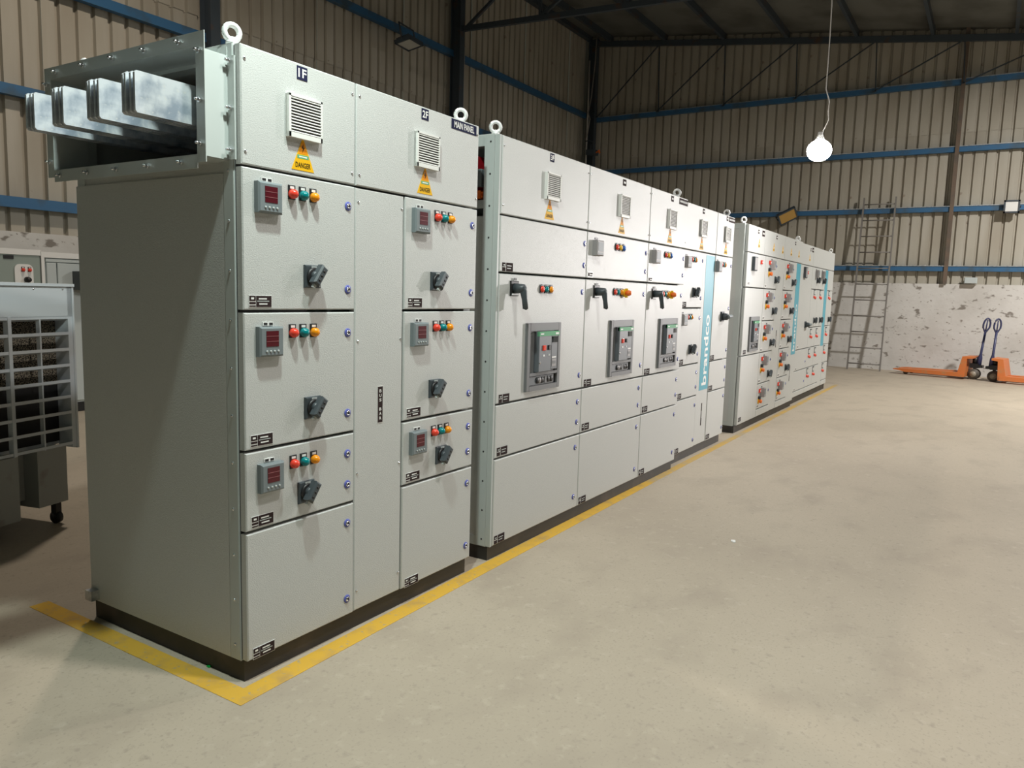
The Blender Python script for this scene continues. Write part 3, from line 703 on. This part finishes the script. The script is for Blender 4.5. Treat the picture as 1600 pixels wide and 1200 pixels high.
for x in (-.455, -.087): put('grille_divider', MB().box(x-.004, x+.004, .002, .028, .44, 1.17, 'cooler_white'), K)
put('base_panel', MB().box(-.215+.09, uR-.055, .02, .55, .125, .44, 'cooler_base'), K)
put('base_panel', MB().box(uL+.06, -.255, .0, .55, .095, .44, 'cooler_base'), K)
put('tank', MB().box(uL+.05, uR-.05, .12, .60, .16, .445, 'cooler_base'), K)
def m_castor(b):
    b.box(-.018, .018, -.018, .018, .06, .13, 'black'); b.lathe([(.036, -.013), (.036, .013)], 'black', 14, Matrix.Translation((0, 0, .036)) @ Matrix.Rotation(PI/2, 4, 'Z'))
cm = shared('castor', m_castor)
for x, y in ((.015, .06), (uL+.12, .06), (.015, .52), (uL+.12, .52)): put('castor', cm, K, (x, y, 0))

# ------------------------------------------------------------------ cabinets at the left wall
Q = thing('control_cabinet', 'green-grey control cabinet with white plate and two red lamps, at the left wall', 'cabinet', (1.5, 5.98, 0))
b = MB(); b.box(0, .84, 0, .6, .08, 1.60, 'cab_green'); put('body', b, Q)
put('plinth', MB().box(.02, .82, .02, .58, 0, .08, 'black'), Q); put('top_rail', MB().box(-.01, .846, -.01, .6, 1.60, 1.655, 'white'), Q)
b = MB(); r = .05; pl = [(.60, 1.0), (.77, 1.0), (.77, 1.51-r)]+[(.77-r+r*math.cos(a), 1.51-r+r*math.sin(a)) for a in (.4, .8, 1.2, PI/2)]+[(.60+r+r*math.cos(a), 1.51-r+r*math.sin(a)) for a in (PI/2, 2., 2.4, 2.8, PI)]
b.prism(pl, -.012, -.001, 'white'); p = put('switch_plate', b, Q)
for x in (.675, .735): put('indicator_lamp', shared('red', m_lamp('red')), p, (x, -.012, 1.455))
put('knob', MB().lathe([(.03, 0), (.03, .02), (.02, .05)], 'black', 14), p, (.71, -.012, 1.36))
put('name_plate', MB().box(.51, .60, -.006, 0, 1.555, 1.59, 'black'), Q)
Q2 = thing('control_cabinet', 'pale framed double-door cabinet behind the air cooler', 'cabinet', (2.35, 5.98, 0))
b = MB(); b.box(0, .9, .02, .6, .10, 1.64, 'cab_pale'); b.box(0, .03, -.01, .02, .08, 1.64, 'white'); b.box(.87, .9, -.01, .02, .08, 1.64, 'white'); b.box(.03, .87, -.01, .02, 1.585, 1.64, 'white'); put('body', b, Q2)
put('plinth', MB().box(.02, .88, .02, .58, 0, .10, 'black'), Q2)
put('header', MB().box(.045, .865, -.004, .02, 1.545, 1.575, 'cab_pale'), Q2)
for xa, xb in ((.05, .145), (.155, .86)): put('door', MB().cbox(xa, xb, -.006, .02, .12, 1.535, 'cab_pale', .004), Q2)
b = MB(); b.cbox(.30, .50, -.14, -.006, 1.27, 1.46, 'dark_grey', .005); b.box(.36, .44, -.10, -.03, 1.46, 1.475, 'black'); put('control_box', b, Q2)

# ------------------------------------------------------------------ hanging lamp
LX, LY, LZ = 6.2, -.53, 2.79
Lm = thing('hanging_lamp', 'bright lit lamp hanging from a long cable in front of the far wall', 'lamp', (LX, LY, LZ))
b = MB(); b.lathe([(.022, .17), (.026, .13), (.045, .10), (.05, .085), (.03, .08)], 'white', 20, Matrix.Rotation(-PI/2, 4, 'X')); put('lamp_holder', b, Lm)
b = MB(); b.lathe([(max(.002, .112*math.cos(a)), .10*math.sin(a)) for a in [-PI/2+PI*k/12 for k in range(12)]], 'lamp_glass', 24, Matrix.Rotation(-PI/2, 4, 'X')); put('bulb', b, Lm)
b = MB(); b.tube([(0, 0, .13), (.0, -.03, .2), (.015, -.06, .28), (.0, -.055, .35), (-.01, -.06, .44), (0, -.02, .56), (0, -.02, 1.02), (.02, 0, 2.0), (.01, .02, 3.0), (0, 0, roof_z(LY)-LZ-.02)], .005, 'cable_white', 6); put('cable', b, Lm)
pd = bpy.data.lights.new('lamp_light', 'SPOT'); pd.energy = 48; pd.color = (1.0, .97, .94); pd.shadow_soft_size = .08; pd.spot_size = math.radians(172); pd.spot_blend = .35
po = bpy.data.objects.new('lamp_light', pd); COL.objects.link(po); po.parent = Lm; po.location = (0, 0, -.13)

# ------------------------------------------------------------------ flood lights and wall boxes
def flood(name, label, loc, rot, glass, w, h, bracket):
    t = bpy.data.objects.new(name, None); COL.objects.link(t); t.location = loc; t.rotation_euler = rot; tag(t, label, 'flood light')
    b = MB(); b.box(-w/2, w/2, 0, .05, -h/2, h/2, 'dark_steel'); b.box(-w/2, w/2, -.015, 0, h/2-.03, h/2, 'dark_steel'); b.box(-w/2, w/2, -.015, 0, -h/2, -h/2+.03, 'dark_steel')
    b.box(-w/2, -w/2+.03, -.015, 0, -h/2, h/2, 'dark_steel'); b.box(w/2-.03, w/2, -.015, 0, -h/2, h/2, 'dark_steel')
    for k in range(6): b.box(-w/2+.03+k*(w-.06)/5-.004, -w/2+.03+k*(w-.06)/5+.004, .05, .08, -h*.4, h*.4, 'dark_steel')
    put('housing', b, t); put('glass', MB().box(-w/2+.03, w/2-.03, -.006, .002, -h/2+.03, h/2-.03, glass), t)
    b = MB(); b.tube([(-w/2-.01, .03, 0), (-w/2-.01, .03+bracket, 0), (w/2+.01, .03+bracket, 0), (w/2+.01, .03, 0)], .014, 'dark_steel', 6); put('bracket', b, t); return t
flood('flood_light', 'dark unlit flood light hanging high on the left wall girt', (8.5, YW-.45, 5.38), (math.radians(78), 0, math.radians(8)), 'flood_glass', .42, .30, .26)
flood('flood_light', 'flood light with white glass at the right end of the far wall', (XW-.16, -2.18, 3.25), (0, 0, -PI/2), 'white', .26, .24, .09)
flood('flood_light', 'tilted flood light with amber reflection painted on its glass on the far wall above the cabinets', (XW-.27, 1.86, 3.17), (math.radians(35), math.radians(-28), -PI/2+.35), 'flood_reflection', .40, .28, .13)
t = thing('junction_box', 'small grey box on top of the whitewashed far wall', 'box', (XW-.06, -1.63, 1.80)); b = MB(); b.cbox(-.11, .11, -.05, .05, 0, .12, 'cab_pale', .006, Matrix.Rotation(-PI/2, 4, 'Z')); put('body', b, t)
put('lid', MB().cbox(-.10, .10, -.058, -.05, .01, .11, 'cab_pale', .003, Matrix.Rotation(-PI/2, 4, 'Z')), t)
t = thing('junction_box', 'small dark box with an orange tip in the far left corner', 'box', (15.45, 6.40, 4.80)); b = MB(); b.box(-.12, .12, .0, .22, -.06, .06, 'dark_steel'); b.tube([(0, .15, .06), (0, .15, .18), (.02, .08, .24), (0, .22, .30), (0, .30, .28)], .012, 'dark_steel', 6); put('body', b, t)
b = MB(); b.tube([(0, .01, 0), (0, -.06, .02), (0, -.10, -.02)], .022, 'orange', 6); b.tube([(0, -.06, .02), (0, -.09, .05)], .018, 'orange', 6); put('tip', b, t)
b = MB(); b.tube([(15.44, 6.50, 7.55), (15.45, 6.52, 6.9), (15.43, 6.58, 6.1), (15.46, 6.66, 5.75), (15.44, 6.60, 5.6), (15.46, 6.66, 5.25), (15.45, 6.70, 5.13)], .013, 'cable_grey', 6)
tag(put('cable', b), 'thin cable hanging down the far left corner', 'cable')

# ------------------------------------------------------------------ ladder
Ld = thing('ladder', 'tall thin steel ladder leaning against the far wall', 'ladder', (15.42, .08, 0))
lean = (XW-.09-15.42)/3.5
Hl = 3.52
for y in (.33, -.285): put('rail', MB().bar((0, y, 0), (lean*Hl, y*.96, Hl), .028, .045, 'ladder_steel'), Ld)
for k in range(11):
    z = .13+k*.325; put('rung', MB().tube([(lean*z, .33, z), (lean*z, -.285, z)], .012, 'ladder_steel', 8), Ld)

# ------------------------------------------------------------------ pallet trucks
def pallet_truck(label, loc, rz, hl):
    """forks run along local +x, steering wheel and handle at the origin end"""
    t = thing('pallet_truck', label, 'pallet truck', loc, rz, 'hand pallet trucks at the far wall')
    for s in (-1, 1):
        y0, y1 = (.10, .27) if s > 0 else (-.27, -.10)
        b = MB(); b.prism([(.10, .045), (1.12, .050), (1.22, .075), (1.33, .085), (1.34, .10), (1.24, .112), (.10, .130)], y0, y1, 'truck_orange'); put('fork', b, t)
        b = MB(); b.lathe([(.038, -.03), (.038, .03)], 'wheel', 14, Matrix.Translation((1.12, (y0+y1)/2, .039))); put('fork_roller', b, t)
    b = MB(); b.prism([(.08, .05), (.20, .05), (.20, .13), (.14, .43), (-.04, .44), (-.04, .40), (.06, .39), (.075, .13)], -.26, .26, 'truck_orange'); put('chassis', b, t)
    b = MB(); b.box(-.09, .045, -.07, .07, .215, .30, 'black'); b.lathe([(.045, -.12), (.045, .0)], 'black', 14, Matrix.Translation((-.02, 0, .30)) @ Matrix.Rotation(PI/2, 4, 'X')); b.box(-.045, .0, -.03, .03, .18, .41, 'black'); b.box(-.16, -.06, -.06, .06, .225, .275, 'black'); put('pump', b, t)
    for s in (-1, 1):
        b = MB(); b.lathe([(.10, -.025), (.10, .025)], 'wheel', 20, Matrix.Translation((-.02, s*.055, .10))); b.lathe([(.055, -.03), (.055, .03)], 'wheel_hub', 14, Matrix.Translation((-.02, s*.055, .10))); put('steering_wheel', b, t)
    top = Vector((-.07-hl, 0, 1.14)); foot = Vector((-.08, 0, .25))
    P = lambda k: foot.lerp(top, k)
    b = MB(); b.tube([P(0), P(.18), P(.26), P(.74)], [.045, .04, .022, .020], 'truck_blue', 10)
    loop = []
    d = (top-foot).normalized(); sx = Vector((.75, .66, 0))
    for k in range(16):
        a = 2*PI*k/16; loop.append(P(.87)+d*(.125*math.sin(a))+sx*(.062*math.cos(a))*(1 if math.sin(a) > -.5 else .75))
    b.tube(loop, .016, 'truck_blue', 8, True); b.tube([P(.74), P(.98)], .012, 'truck_blue', 8); put('handle', b, t)
    return t
pallet_truck('orange pallet truck whose forks point left, towards the ladder', (15.14, -1.83, 0), math.radians(78), .09)
pallet_truck('orange pallet truck cut by the right edge of the photo, forks pointing right', (14.93, -2.19, 0), math.radians(-100), -.03)
